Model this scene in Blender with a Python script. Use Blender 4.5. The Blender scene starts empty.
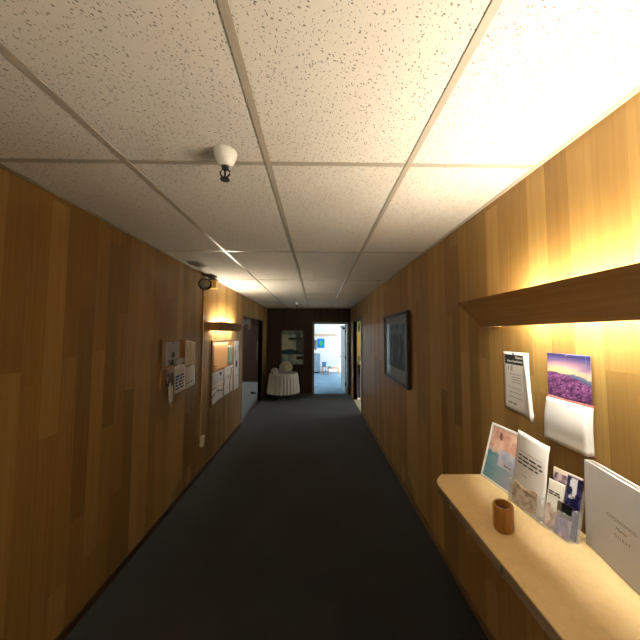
import bpy, bmesh, math, random
from mathutils import Matrix, Vector, noise as mnoise
random.seed(7)
S = bpy.context.scene
COL = S.collection
XL, XR, ZC, YE, YB = -1.399, .977, 2.432, 7.422, -3.4      # corridor: left, right, ceiling, end wall, rear wall
XRO = 1.062                                                  # outer face of the right wall

# ------------------------------------------------------------------ helpers
def lin(c):
    return tuple((v/12.92 if v <= .04045 else ((v+.055)/1.055)**2.4) for v in (x/255 for x in c))

def thing(name, label, cat, mat=None, group=None):
    o = bpy.data.objects.new(name, None); COL.objects.link(o)
    o.empty_display_size = .05
    o.matrix_world = mat if mat is not None else Matrix()
    o['label'] = label; o['category'] = cat
    if group: o['group'] = group
    return o

def tag(o, label, cat, group=None):
    o['label'] = label; o['category'] = cat
    if group: o['group'] = group
    return o

class MB:
    """collects shapes, then links them as ONE mesh object"""
    def __init__(s): s.bm = bmesh.new(); s.mi = 0
    def _f(s, fs):
        for f in fs: f.material_index = s.mi
    def box(s, x0, x1, y0, y1, z0, z1, bev=0, m=None):
        ret = bmesh.ops.create_cube(s.bm, size=1)
        vs = ret['verts']
        for v in vs:
            v.co = Vector((x0+(v.co.x+.5)*(x1-x0), y0+(v.co.y+.5)*(y1-y0), z0+(v.co.z+.5)*(z1-z0)))
        fs = list({f for v in vs for f in v.link_faces}); s._f(fs)
        if bev:
            es = list({e for v in vs for e in v.link_edges})
            r = bmesh.ops.bevel(s.bm, geom=es, offset=bev, segments=2, affect='EDGES', profile=.5)
            s._f(r['faces']); vs = list({v for f in r['faces'] for v in f.verts})
        if m is not None: bmesh.ops.transform(s.bm, matrix=m, verts=[v for v in vs])
        return s
    def prism(s, pts, axis, a, b):
        """polygon pts in the two other axes, extruded along axis from a to b"""
        def mk(p, t):
            q = list(p); q.insert('xyz'.index(axis), t); return s.bm.verts.new(q)
        A = [mk(p, a) for p in pts]; B = [mk(p, b) for p in pts]; n = len(pts)
        fs = [s.bm.faces.new(A), s.bm.faces.new(B[::-1])]
        for i in range(n): fs.append(s.bm.faces.new([A[i], B[i], B[(i+1) % n], A[(i+1) % n]]))
        s._f(fs); return s
    def tube(s, pts, r, n=10, cap=True):
        P = [Vector(p) for p in pts]; rings = []
        rr = r if isinstance(r, (list, tuple)) else [r]*len(P)
        for i, p in enumerate(P):
            d = (P[min(i+1, len(P)-1)]-P[max(i-1, 0)]).normalized()
            h = Vector((0, 0, 1)) if abs(d.z) < .9 else Vector((1, 0, 0))
            a = d.cross(h).normalized(); b = a.cross(d)
            rings.append([s.bm.verts.new(p+(a*math.cos(t)+b*math.sin(t))*rr[i]) for t in [2*math.pi*k/n for k in range(n)]])
        fs = []
        for A, B in zip(rings, rings[1:]):
            for k in range(n): fs.append(s.bm.faces.new([A[k], A[(k+1) % n], B[(k+1) % n], B[k]]))
        if cap: fs += [s.bm.faces.new(rings[0][::-1]), s.bm.faces.new(rings[-1])]
        s._f(fs); return s
    def lathe(s, prof, n=24, sx=1, sy=1, c=(0, 0, 0), m=None):
        rings = []; allv = []
        for r, z in prof:
            if r < 1e-6: rings.append([s.bm.verts.new((c[0], c[1], c[2]+z))])
            else: rings.append([s.bm.verts.new((c[0]+r*sx*math.cos(2*math.pi*k/n), c[1]+r*sy*math.sin(2*math.pi*k/n), c[2]+z)) for k in range(n)])
            allv += rings[-1]
        fs = []
        for A, B in zip(rings, rings[1:]):
            for k in range(n):
                k2 = (k+1) % n
                if len(A) == 1 and len(B) == 1: continue
                if len(A) == 1: fs.append(s.bm.faces.new([A[0], B[k2], B[k]]))
                elif len(B) == 1: fs.append(s.bm.faces.new([A[k], A[k2], B[0]]))
                else: fs.append(s.bm.faces.new([A[k], A[k2], B[k2], B[k]]))
        s._f(fs)
        if m is not None: bmesh.ops.transform(s.bm, matrix=m, verts=allv)
        return s
    def quad(s, a, b, c, d):
        s._f([s.bm.faces.new([s.bm.verts.new(p) for p in (a, b, c, d)])]); return s
    def build(s, name, mats, parent=None, smooth=False, mat=None):
        bmesh.ops.recalc_face_normals(s.bm, faces=s.bm.faces)
        me = bpy.data.meshes.new(name); s.bm.to_mesh(me); s.bm.free()
        for m in (mats if isinstance(mats, (list, tuple)) else [mats]): me.materials.append(m)
        if smooth:
            for p in me.polygons: p.use_smooth = True
            if smooth != 'all': me.set_sharp_from_angle(angle=math.radians(smooth if smooth is not True else 40))
        o = bpy.data.objects.new(name, me); COL.objects.link(o)
        if parent is not None: o.parent = parent
        if mat is not None: o.matrix_local = mat
        return o

def struct(name, mb, mat):
    o = mb.build(name, mat); o['kind'] = 'structure'; return o

# frames standing on a wall: local x = right as seen by someone facing it, y = up, z = out of the wall
def on_right(y, z, off=0): return Matrix(((0, 0, -1, XR-off), (-1, 0, 0, y), (0, 1, 0, z), (0, 0, 0, 1)))
def on_left(y, z, off=0): return Matrix(((0, 0, 1, XL+off), (1, 0, 0, y), (0, 1, 0, z), (0, 0, 0, 1)))
def on_end(x, z, off=0, y=YE): return Matrix(((1, 0, 0, x), (0, 0, -1, y-off), (0, 1, 0, z), (0, 0, 0, 1)))

# ------------------------------------------------------------------ materials
MATS = {}
def newmat(name):
    m = bpy.data.materials.new(name); m.use_nodes = True
    nt = m.node_tree; return m, nt, nt.nodes['Principled BSDF']
def link(nt, a, b): nt.links.new(a, b)
def math_(nt, op, a, b=None, c=None):
    n = nt.nodes.new('ShaderNodeMath'); n.operation = op
    for i, v in enumerate((a, b, c)):
        if v is None: continue
        if isinstance(v, (int, float)): n.inputs[i].default_value = v
        else: link(nt, v, n.inputs[i])
    return n.outputs[0]
def ramp(nt, fac, stops, interp='LINEAR'):
    n = nt.nodes.new('ShaderNodeValToRGB'); cr = n.color_ramp; cr.interpolation = interp
    while len(cr.elements) < len(stops): cr.elements.new(.5)
    for e, (p, c) in zip(cr.elements, stops): e.position = p; e.color = (*c, 1)
    link(nt, fac, n.inputs[0]); return n.outputs[0]
def noise(nt, vec, scale, detail=3, rough=.5):
    n = nt.nodes.new('ShaderNodeTexNoise'); n.inputs['Scale'].default_value = scale
    n.inputs['Detail'].default_value = detail; n.inputs['Roughness'].default_value = rough
    if vec is not None: link(nt, vec, n.inputs['Vector'])
    return n.outputs['Fac']
def mixc(nt, mode, fac, a, b):
    n = nt.nodes.new('ShaderNodeMix'); n.data_type = 'RGBA'; n.blend_type = mode
    for i, v in ((0, fac), (6, a), (7, b)):
        if isinstance(v, (int, float)): n.inputs[i].default_value = v
        elif isinstance(v, tuple): n.inputs[i].default_value = (*v, 1)
        else: link(nt, v, n.inputs[i])
    return n.outputs[2]
def bump(nt, h, strength, dist, bs):
    n = nt.nodes.new('ShaderNodeBump'); n.inputs['Strength'].default_value = strength
    n.inputs['Distance'].default_value = dist; link(nt, h, n.inputs['Height']); link(nt, n.outputs[0], bs.inputs['Normal'])
def geo(nt): return nt.nodes.new('ShaderNodeNewGeometry').outputs['Position']
def objc(nt): return nt.nodes.new('ShaderNodeTexCoord').outputs['Object']

def plain(name, rgb, rough=.6, metal=0, var=.12, scale=30, spec=.4, coat=0, b=0):
    """a paint / plastic / metal: base colour with faint procedural mottling"""
    if name in MATS: return MATS[name]
    m, nt, bs = newmat(name); c = lin(rgb)
    f = noise(nt, objc(nt), scale)
    link(nt, ramp(nt, f, [(.25, tuple(v*(1-var) for v in c)), (.75, tuple(min(1, v*(1+var)) for v in c))]), bs.inputs['Base Color'])
    bs.inputs['Roughness'].default_value = rough; bs.inputs['Metallic'].default_value = metal
    bs.inputs['Specular IOR Level'].default_value = spec; bs.inputs['Coat Weight'].default_value = coat
    if b: bump(nt, f, b, .002, bs)
    MATS[name] = m; return m

def paneling(name, axis, dark, mid, light, width=.098, rough=.42, seed=0.):
    """vertical wooden strips of random length, each with its own tone and grain"""
    m, nt, bs = newmat(name)
    sep = nt.nodes.new('ShaderNodeSeparateXYZ'); link(nt, geo(nt), sep.inputs[0])
    u = sep.outputs[axis]; z = sep.outputs['Z']
    us = math_(nt, 'DIVIDE', math_(nt, 'ADD', u, 20.+seed), width); ui = math_(nt, 'FLOOR', us)
    w1 = nt.nodes.new('ShaderNodeTexWhiteNoise'); w1.noise_dimensions = '1D'; link(nt, ui, w1.inputs['W'])
    zs = math_(nt, 'ADD', math_(nt, 'DIVIDE', z, 1.25), math_(nt, 'MULTIPLY', w1.outputs['Value'], 9.)); zi = math_(nt, 'FLOOR', zs)
    cmb = nt.nodes.new('ShaderNodeCombineXYZ'); link(nt, ui, cmb.inputs[0]); link(nt, zi, cmb.inputs[1])
    w2 = nt.nodes.new('ShaderNodeTexWhiteNoise'); w2.noise_dimensions = '3D'; link(nt, cmb.outputs[0], w2.inputs['Vector'])
    tone = ramp(nt, w2.outputs['Value'], [(0, dark), (.45, mid), (1, light)])
    # grain: stretched noise, shifted from board to board
    g = nt.nodes.new('ShaderNodeCombineXYZ')
    link(nt, math_(nt, 'ADD', math_(nt, 'MULTIPLY', u, 70.), math_(nt, 'MULTIPLY', w2.outputs['Value'], 50.)), g.inputs[0])
    link(nt, math_(nt, 'MULTIPLY', z, 1.6), g.inputs[1]); link(nt, math_(nt, 'MULTIPLY', ui, 3.7), g.inputs[2])
    gn = noise(nt, g.outputs[0], 1., 4, .6)
    gr = ramp(nt, gn, [(.3, (.86, .845, .83)), (.7, (1.09, 1.09, 1.09))])
    c = mixc(nt, 'MULTIPLY', 1., tone, gr)
    fr = math_(nt, 'FRACT', us); edge = math_(nt, 'MINIMUM', fr, math_(nt, 'SUBTRACT', 1., fr))
    fz = math_(nt, 'FRACT', zs); ez = math_(nt, 'MULTIPLY', math_(nt, 'MINIMUM', fz, math_(nt, 'SUBTRACT', 1., fz)), 12.)
    seam = math_(nt, 'MINIMUM', edge, ez)
    sm = ramp(nt, seam, [(0, (.86, .85, .84)), (.012, (1, 1, 1))])
    link(nt, mixc(nt, 'MULTIPLY', 1., c, sm), bs.inputs['Base Color'])
    bs.inputs['Roughness'].default_value = rough; bs.inputs['Specular IOR Level'].default_value = .3
    bump(nt, gn, .06, .002, bs)
    return m

PANEL = dict(dark=(.232, .136, .040), mid=(.310, .186, .055), light=(.412, .262, .086))
M_panel = paneling('wood_paneling', 'Y', **PANEL)
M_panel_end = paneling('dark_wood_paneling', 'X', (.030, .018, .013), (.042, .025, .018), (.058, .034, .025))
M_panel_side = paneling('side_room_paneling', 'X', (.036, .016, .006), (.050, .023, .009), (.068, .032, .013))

def wood(name, dark, light, axis='Y', rough=.45, scale=1., spec=.35):
    m, nt, bs = newmat(name); mp = nt.nodes.new('ShaderNodeMapping')
    link(nt, objc(nt), mp.inputs['Vector'])
    s = [60*scale]*3; s['XYZ'.index(axis)] = 2.5*scale; mp.inputs['Scale'].default_value = s
    f = noise(nt, mp.outputs[0], 1., 4, .6)
    link(nt, ramp(nt, f, [(.3, dark), (.7, light)]), bs.inputs['Base Color'])
    bs.inputs['Roughness'].default_value = rough; bs.inputs['Specular IOR Level'].default_value = spec
    bump(nt, f, .05, .001, bs); return m
M_valance = wood('valance_wood', (.40, .255, .095), (.50, .33, .13), 'Y')  # same wood as the walls, lightened to stand in for light on the front
M_base = wood('baseboard_wood', (.13, .062, .024), (.21, .11, .045), 'Y')
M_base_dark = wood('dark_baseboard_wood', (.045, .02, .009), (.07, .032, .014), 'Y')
M_casing = wood('casing_wood', (.19, .125, .080), (.27, .185, .125), 'Z')
M_frame_dark = wood('dark_frame_wood', (.012, .006, .004), (.028, .014, .009), 'X', .3, spec=.5)
M_frame_oak = wood('oak_frame_wood', (.22, .115, .04), (.34, .19, .075), 'X', .45)
M_ply = wood('shelf_edge_plywood', (.20, .15, .095), (.33, .26, .17), 'Y', .7)
M_cup = wood('turned_wood', (.20, .085, .014), (.42, .21, .045), 'Z', .35, 1.3)
M_chairwood = wood('orange_chair_wood', (.45, .2, .07), (.6, .3, .12), 'Z', .4)

def m_ceiling():
    m, nt, bs = newmat('acoustic_tile'); p = geo(nt)
    def specks(sx, sy, rot):
        mp = nt.nodes.new('ShaderNodeMapping'); mp.inputs['Scale'].default_value = (sx, sy, 1); mp.inputs['Rotation'].default_value = (0, 0, rot)
        ro = nt.nodes.new('ShaderNodeVectorRotate'); ro.rotation_type = 'Z_AXIS'; ro.inputs['Angle'].default_value = rot; link(nt, p, ro.inputs['Vector'])
        mp.inputs['Rotation'].default_value = (0, 0, 0); link(nt, ro.outputs[0], mp.inputs['Vector'])
        v = nt.nodes.new('ShaderNodeTexVoronoi'); v.voronoi_dimensions = '2D'; v.inputs['Scale'].default_value = 1.; link(nt, mp.outputs[0], v.inputs['Vector'])
        sp = nt.nodes.new('ShaderNodeSeparateColor'); link(nt, v.outputs['Color'], sp.inputs[0])
        thr = math_(nt, 'MULTIPLY', math_(nt, 'SUBTRACT', sp.outputs[0], .60), .54)
        return math_(nt, 'LESS_THAN', v.outputs['Distance'], thr)
    hole = math_(nt, 'MAXIMUM', math_(nt, 'MAXIMUM', specks(118, 54, .3), specks(52, 112, -.25)), specks(130, 130, .8))
    f = noise(nt, p, 3., 2)
    base = ramp(nt, f, [(.3, lin((230, 222, 208))), (.7, lin((236, 229, 216)))])
    link(nt, mixc(nt, 'MIX', math_(nt, 'MULTIPLY', hole, .78), base, lin((112, 96, 74))), bs.inputs['Base Color'])
    bs.inputs['Roughness'].default_value = .95; bs.inputs['Specular IOR Level'].default_value = .1
    bump(nt, math_(nt, 'SUBTRACT', noise(nt, p, 180., 2), hole), .25, .002, bs); return m
M_tile = m_ceiling()

def m_carpet(name, a, b, scale=260):
    m, nt, bs = newmat(name); p = geo(nt)
    f = noise(nt, p, scale, 3, .7); g = noise(nt, p, 2.3, 3)
    c = ramp(nt, f, [(.3, a), (.7, b)])
    c = mixc(nt, 'MULTIPLY', 1., c, ramp(nt, g, [(.35, (.8, .8, .8)), (.7, (1.15, 1.15, 1.15))]))
    link(nt, c, bs.inputs['Base Color']); bs.inputs['Roughness'].default_value = 1
    bs.inputs['Specular IOR Level'].default_value = .08; bs.inputs['Sheen Weight'].default_value = .15
    bump(nt, f, .6, .004, bs); return m
M_carpet = m_carpet('charcoal_carpet', (.012, .012, .0118), (.026, .0262, .0258))
M_carpet_blue = m_carpet('blue_carpet', (.095, .215, .33), (.145, .29, .42), 120)
M_vinyl = plain('grey_vinyl_floor', (150, 160, 158), .35, var=.1, scale=6)
M_concrete = plain('pale_floor', (190, 180, 150), .5, var=.1)

M_tee = plain('ceiling_tee_paint', (184, 173, 154), .3, var=.04, spec=.5)
M_white = plain('white_paint', (238, 238, 234), .6, var=.03)
M_plaster = plain('white_plaster', (240, 240, 238), .8, var=.03)
M_yellow = plain('ochre_plaster', (186, 160, 78), .8, var=.06)
M_greymetal = plain('grey_metal_frame', (138, 150, 154), .35, .3, var=.05)
M_steel = plain('brushed_steel', (150, 150, 148), .3, .9, var=.08)
M_chrome = plain('chrome', (200, 200, 200), .12, 1., var=.03)
M_bronze = plain('dark_bronze', (44, 36, 28), .35, .7, var=.2)
M_ivory = plain('ivory_plastic', (222, 216, 190), .4, var=.04)
M_cover = plain('white_enamel', (232, 232, 220), .35, var=.03)
M_raceway = plain('tan_raceway_paint', (196, 160, 108), .45, var=.06)
M_black = plain('black_plastic', (18, 18, 20), .45, var=.15)
M_rubber = plain('dark_rubber', (22, 22, 22), .8, var=.15)
M_ink = plain('black_ink', (40, 40, 44), .7, var=.05)
M_greyink = plain('grey_ink', (128, 126, 124), .7, var=.05)
M_blueink = plain('blue_ink', (50, 72, 128), .7, var=.05)
M_paper = plain('white_paper', (226, 225, 222), .75, var=.02, scale=60)
M_greypaper = plain('grey_paper', (186, 185, 186), .75, var=.03, scale=60)
M_cream = plain('cream_paper', (214, 204, 182), .75, var=.04, scale=60)
M_pinkpaper = plain('pink_card', (206, 124, 124), .7, var=.04)
M_peach = plain('peach_paper', (236, 178, 118), .75, var=.03)
M_teal = plain('mint_paper', (140, 190, 172), .75, var=.03)
M_cork = plain('cork', (176, 132, 84), .85, var=.35, scale=140)
M_blueplastic = plain('pale_blue_enamel', (190, 216, 228), .4, var=.05)
M_amber = plain('amber_lit_lens', (240, 188, 84), .25, var=.25, scale=90, spec=.6)  # amber glow of the nearby valance light put into the colour
M_lens = plain('grey_lamp_lens', (206, 204, 198), .15, .1, var=.3, scale=60)
M_navy = plain('navy_cloth', (13, 17, 42), .85, var=.2, scale=50)
M_linen = plain('white_linen', (206, 208, 196), .9, var=.06, scale=25)
M_sage = plain('sage_fabric', (172, 174, 154), .9, var=.06, scale=25)
M_leaf = plain('green_leaves', (98, 150, 92), .6, var=.3, scale=20)
M_paleleaf = plain('pale_green_leaves', (168, 206, 170), .6, var=.2, scale=20)
M_pot = plain('white_pot', (225, 225, 215), .4, var=.03)
M_red = plain('red_petals', (176, 54, 40), .6, var=.15)
M_seatblue = plain('blue_seat_vinyl', (40, 130, 190), .6, var=.1)
M_seatteal = plain('teal_seat_vinyl', (60, 170, 160), .6, var=.1)
M_greycab = plain('blue_grey_laminate', (150, 172, 190), .5, var=.06)
M_shelftop = None

def m_shelf():
    m, nt, bs = newmat('shelf_laminate'); p = geo(nt)
    f = noise(nt, p, 5., 4, .6); g = noise(nt, p, 60., 2)
    c = ramp(nt, f, [(.3, lin((214, 186, 134))), (.7, lin((226, 200, 150)))])
    c = mixc(nt, 'MULTIPLY', .35, c, ramp(nt, g, [(.35, (.88, .86, .84)), (.55, (1, 1, 1))]))
    link(nt, c, bs.inputs['Base Color']); bs.inputs['Roughness'].default_value = .45
    bs.inputs['Specular IOR Level'].default_value = .3; return m
M_shelftop = m_shelf()

def m_print(name, rough=.5, coat=0.):
    m, nt, bs = newmat(name); a = nt.nodes.new('ShaderNodeAttribute'); a.attribute_name = 'Print'
    link(nt, a.outputs['Color'], bs.inputs['Base Color']); bs.inputs['Roughness'].default_value = rough
    bs.inputs['Coat Weight'].default_value = coat; bs.inputs['Coat Roughness'].default_value = .04
    bs.inputs['Specular IOR Level'].default_value = .3; return m
M_print = m_print('printed_paper', .55)
M_print_glossy = m_print('glossy_print', .28)
M_print_glazed = m_print('print_behind_glass', .5, 1.)

def m_clear():
    m, nt, bs = newmat('clear_acrylic')
    bs.inputs['Base Color'].default_value = (.95, .97, .97, 1); bs.inputs['Roughness'].default_value = .06
    bs.inputs['Alpha'].default_value = .16; bs.inputs['IOR'].default_value = 1.49
    f = noise(nt, objc(nt), 12.); link(nt, ramp(nt, f, [(.4, (.04,)*3), (.8, (.14,)*3)]), bs.inputs['Roughness']); return m
M_clear = m_clear()
def m_emit(name, rgb, s):
    m, nt, bs = newmat(name)
    bs.inputs['Base Color'].default_value = (.9, .9, .88, 1); bs.inputs['Emission Color'].default_value = (*rgb, 1)
    f = noise(nt, objc(nt), 3.); v = math_(nt, 'MULTIPLY_ADD', f, .05*s, .975*s)
    link(nt, v, bs.inputs['Emission Strength']); return m
M_tube = m_emit('warm_tube_glow', (1., .93, .77), 196.)
M_tube_far = m_emit('far_tube_glow', (1., .93, .77), 190.)
M_tube_added = m_emit('added_tube_glow', (1., .93, .80), 260.)  # for the unseen tube added behind the viewer
M_added_panel = m_emit('added_panel_glow', (1., .94, .84), 10.)  # for the unseen panel added in the corridor ceiling

# ------------------------------------------------------------------ sheets and prints
def sheet(name, w, h, mat, parent=None, nx=8, ny=8, bend=None, color=None, thick=.0006, matrix=None, cx=0, cy=0, z=0):
    """a sheet of paper in local x/y, centred on (cx, cy), facing +z; bend(u,v)->(dx,dy,dz); color(u,v)->sRGB"""
    vs, fs = [], []
    for j in range(ny+1):
        for i in range(nx+1):
            u, v = i/nx, j/ny; d = bend(u, v) if bend else (0, 0, 0)
            vs.append((cx+(u-.5)*w+d[0], cy+(v-.5)*h+d[1], z+d[2]))
    for j in range(ny):
        for i in range(nx):
            a = j*(nx+1)+i; fs.append((a, a+1, a+nx+2, a+nx+1))
    me = bpy.data.meshes.new(name); me.from_pydata(vs, [], fs); me.materials.append(mat)
    for p in me.polygons: p.use_smooth = True
    if color:
        at = me.color_attributes.new('Print', 'FLOAT_COLOR', 'POINT')
        k = 0
        for j in range(ny+1):
            for i in range(nx+1):
                at.data[k].color = (*lin(color(i/nx, j/ny)), 1); k += 1
    o = bpy.data.objects.new(name, me); COL.objects.link(o)
    if parent is not None: o.parent = parent
    if matrix is not None: o.matrix_local = matrix
    if thick:
        s = o.modifiers.new('thickness', 'SOLIDIFY'); s.thickness = thick; s.offset = -1
    return o

def lines(name, rows, mat, parent, bend=None, w=1, h=1, z=.0008, n=10, off=(0, 0, 0)):
    """thin printed strokes, one part per row, broken into words, following the paper's bend"""
    rng = random.Random(len(rows)*31+int(abs(rows[0][2])*1e4))
    for x0, x1, y, hh in rows:
        mb = MB(); x = x0
        while x < x1-1e-4:
            e = min(x1, x+hh*rng.uniform(1.6, 5.))
            m_ = max(1, int((e-x)/(w/n)))
            for k in range(m_):
                a, b = x+(e-x)*k/m_, x+(e-x)*(k+1)/m_
                P = []
                for px, py in ((a, y-hh/2), (b, y-hh/2), (b, y+hh/2), (a, y+hh/2)):
                    d = bend(px/w+.5, py/h+.5) if bend else (0, 0, 0)
                    P.append((px+d[0]+off[0], py+d[1]+off[1], d[2]+z+off[2]))
                mb.quad(*P)
            x = e+hh*.8
        mb.build(name, mat, parent)

def text(name, body, size, mat, parent, x, y, z, bold=.0, align='CENTER', space=1., rot=0.):
    cu = bpy.data.curves.new(name, 'FONT'); cu.body = body; cu.size = size; cu.align_x = align; cu.align_y = 'CENTER'
    cu.offset = bold; cu.space_character = space; cu.extrude = .0001; cu.resolution_u = 3
    tmp = bpy.data.objects.new('tmp_text', cu); COL.objects.link(tmp)
    dg = bpy.context.evaluated_depsgraph_get(); dg.update()
    me = bpy.data.meshes.new_from_object(tmp.evaluated_get(dg)); me.name = name
    bpy.data.objects.remove(tmp)
    me.materials.clear(); me.materials.append(mat)
    o = bpy.data.objects.new(name, me); COL.objects.link(o); o.parent = parent
    o.matrix_local = Matrix.Translation((x, y, z)) @ Matrix.Rotation(rot, 4, 'Z')
    return o

def frame_bars(mb, w, h, b, d, z0=0, bev=.003):
    """four mitred-looking bars round a w x h opening frame, bar width b, depth d"""
    mb.box(-w/2, w/2, h/2-b, h/2, z0, z0+d, bev); mb.box(-w/2, w/2, -h/2, -h/2+b, z0, z0+d, bev)
    mb.box(-w/2, -w/2+b, -h/2+b, h/2-b, z0, z0+d, bev); mb.box(w/2-b, w/2, -h/2+b, h/2-b, z0, z0+d, bev)
    return mb

def blend(a, b, t): t = max(0, min(1, t)); return tuple(x+(y-x)*t for x, y in zip(a, b))
def nz(u, v, s=4, seed=0): return mnoise.noise(Vector((u*s, v*s, seed*7.3)))
def fbm(u, v, s=4, seed=0): return nz(u, v, s, seed)*.6+nz(u, v, s*2.3, seed+1)*.3+nz(u, v, s*5.1, seed+2)*.2

# ------------------------------------------------------------------ the setting
# corridor
RDY0, RDY1, RDZ = 5.62, 6.86, 2.03          # right doorway
LDY0, LDY1, LDZ = 4.97, 6.78, 2.03          # left opening
EDX0, EDX1, EDZ = -.055, .885, 1.985        # end doorway
struct('floor', MB().box(XL, XR, YB, YE+.12, -.1, 0), M_carpet)
struct('ceiling', MB().box(XL-.1, XR+.085, YB-.1, YE+.1, ZC+.0025, ZC+.1), M_tile)
w = MB().box(XR, XRO, YB, RDY0, 0, ZC+.05); w.box(XR, XRO, RDY1, YE+.1, 0, ZC+.05); w.box(XR, XRO, RDY0, RDY1, RDZ, ZC+.05)
struct('wall_right', w, M_panel)
w = MB().box(XL-.1, XL, YB, LDY0, 0, ZC+.05); w.box(XL-.1, XL, LDY1, YE+.1, 0, ZC+.05); w.box(XL-.1, XL, LDY0, LDY1, LDZ, ZC+.05)
struct('wall_left', w, M_panel)
w = MB().box(XL, EDX0, YE, YE+.1, 0, ZC+.05); w.box(EDX1, XR, YE, YE+.1, 0, ZC+.05); w.box(EDX0, EDX1, YE, YE+.1, EDZ, ZC+.05)
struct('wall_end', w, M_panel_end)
struct('wall_rear', MB().box(XL-.1, XR+.085, YB-.1, YB, 0, ZC+.05), M_panel_side)
# suspended-ceiling tees
GX0, GY0, W2, L4, TW = -.8206, 1.096, .6096, 1.2192, .012
t = MB()
for k in range(3): t.box(GX0+k*W2-TW, GX0+k*W2+TW, YB, YE, ZC-.001, ZC+.02)
struct('trim_1', t, M_tee)
t = MB()
for k in range(-3, 6):
    yy = GY0+k*L4
    edges = [XL, GX0, GX0+W2, GX0+2*W2, XR]
    for a, b in zip(edges, edges[1:]): t.box(a+TW*.9, b-TW*.9, yy-TW, yy+TW, ZC+.001, ZC+.02)
struct('trim_2', t, M_tee)
t = MB().box(XR-.022, XR, YB, YE, ZC-.0015, ZC+.02); t.box(XL, XL+.022, YB, YE, ZC-.0015, ZC+.02); t.box(XL+.022, XR-.022, YE-.022, YE, ZC-.0015, ZC+.02)
struct('trim_3', t, M_tee)
# baseboards
b = MB().box(XR-.014, XR, YB, RDY0-.07, 0, .055, .003); struct('baseboard_right', b, M_base)
b = MB().box(XL, XL+.012, YB, LDY0-.03, 0, .055, .003); b.box(XL, XL+.012, LDY1+.05, YE, 0, .055, .003); struct('baseboard_left', b, M_base_dark)
b = MB().box(XL+.012, EDX0-.062, YE-.012, YE, 0, .035, .003); b.box(EDX1+.062, XR, YE-.012, YE, 0, .035, .003)
struct('baseboard_end', b, plain('worn_grey_baseboard', (112, 112, 104), .5))
# casings
c = MB().box(EDX0-.06, EDX0, YE-.018, YE+.118, 0, EDZ+.06, .004); c.box(EDX1, EDX1+.06, YE-.018, YE+.118, 0, EDZ+.06, .004); c.box(EDX0, EDX1, YE-.018, YE+.118, EDZ, EDZ+.06, .004)
struct('trim_4', c, M_greymetal)
c = MB().box(XR-.016, XRO+.014, RDY0-.065, RDY0, 0, RDZ+.06, .004); c.box(XR-.016, XRO+.014, RDY1, RDY1+.065, 0, RDZ+.06, .004); c.box(XR-.016, XRO+.014, RDY0, RDY1, RDZ, RDZ+.06, .004)
struct('trim_5', c, M_casing)
c = MB().box(XL-.1, XL+.012, LDY0-.028, LDY0, 0, LDZ+.028, .003); c.box(XL-.1, XL+.012, LDY1, LDY1+.04, 0, LDZ+.028, .003); c.box(XL-.1, XL+.012, LDY0, LDY1, LDZ, LDZ+.028, .003)
struct('trim_6', c, M_casing)
c = MB().box(XL-.1, XL+.004, LDY0, LDY1, -.002, .006, .002); struct('trim_7', c, M_steel)

# left side room
LX0, LY0, LY1 = -4.2, 3.6, 9.4
struct('floor', MB().box(LX0, XL, LY0, LY1, -.1, .0), M_vinyl)
struct('ceiling', MB().box(LX0-.1, XL-.1, LY0-.1, LY1+.1, 2.5, 2.6), M_plaster)
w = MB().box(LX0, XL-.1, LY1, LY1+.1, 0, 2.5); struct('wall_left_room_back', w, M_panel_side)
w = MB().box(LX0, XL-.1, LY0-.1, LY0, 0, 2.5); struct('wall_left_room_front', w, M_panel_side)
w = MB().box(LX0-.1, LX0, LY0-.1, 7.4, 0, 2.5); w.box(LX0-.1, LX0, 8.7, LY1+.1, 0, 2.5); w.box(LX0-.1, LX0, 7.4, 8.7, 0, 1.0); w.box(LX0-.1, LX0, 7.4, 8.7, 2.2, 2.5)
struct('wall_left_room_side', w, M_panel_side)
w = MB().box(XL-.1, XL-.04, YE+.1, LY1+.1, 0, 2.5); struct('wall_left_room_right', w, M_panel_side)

# far bright room: narrow by the door, wide beyond the side room
FX0, FX1, FY0, FY1, FZ = XL-.04, 4.4, YE+.1, 12.0, 2.75
NX = 1.06; NY = 8.75                       # where the room widens
struct('floor', MB().box(FX0, FX1, YE+.12, FY1, -.1, 0), M_carpet_blue)
struct('ceiling', MB().box(FX0-.1, FX1+.1, FY0, FY1+.1, FZ, FZ+.1), M_plaster)
w = MB().box(FX0, FX1+.1, FY1, FY1+.1, 0, FZ); struct('wall_far_room_back', w, M_plaster)
w = MB().box(FX0-.06, FX0, LY1+.1, FY1+.1, 0, FZ); w.box(FX0-.06, FX0, FY0, LY1+.1, 2.5, FZ); w.box(FX0, FX0+.02, FY0, FY1, 0, FZ); struct('wall_far_room_left', w, M_plaster)
struct('wall_far_room_right', MB().box(NX-.02, NX+.045, FY0, NY+.02, 0, FZ), M_plaster)
struct('wall_far_room_near_side', MB().box(NX+.05, FX1+.1, NY-.045, NY+.02, 0, FZ), M_plaster)
w = MB().box(FX0, XR+.1, FY0-.002, FY0+.02, EDZ+.06, FZ); w.box(FX0, EDX0-.06, FY0-.002, FY0+.02, 0, EDZ+.06); struct('wall_far_room_front', w, M_plaster)
w = MB().box(FX1, FX1+.1, NY, 8.95, 0, FZ); w.box(FX1, FX1+.1, 11.85, FY1+.1, 0, FZ); w.box(FX1, FX1+.1, 8.95, 11.85, 0, .5); w.box(FX1, FX1+.1, 8.95, 11.85, 2.5, FZ)
struct('wall_far_room_window_side', w, M_plaster)
c = MB().box(FX1-.01, FX1+.11, 8.95, 9.01, .5, 2.5); c.box(FX1-.01, FX1+.11, 11.79, 11.85, .5, 2.5); c.box(FX1-.01, FX1+.11, 9.01, 11.79, .5, .56); c.box(FX1-.01, FX1+.11, 9.01, 11.79, 2.44, 2.5); c.box(FX1+.02, FX1+.07, 10.6, 10.65, .56, 2.44)
struct('window_1', c, M_white)
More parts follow.
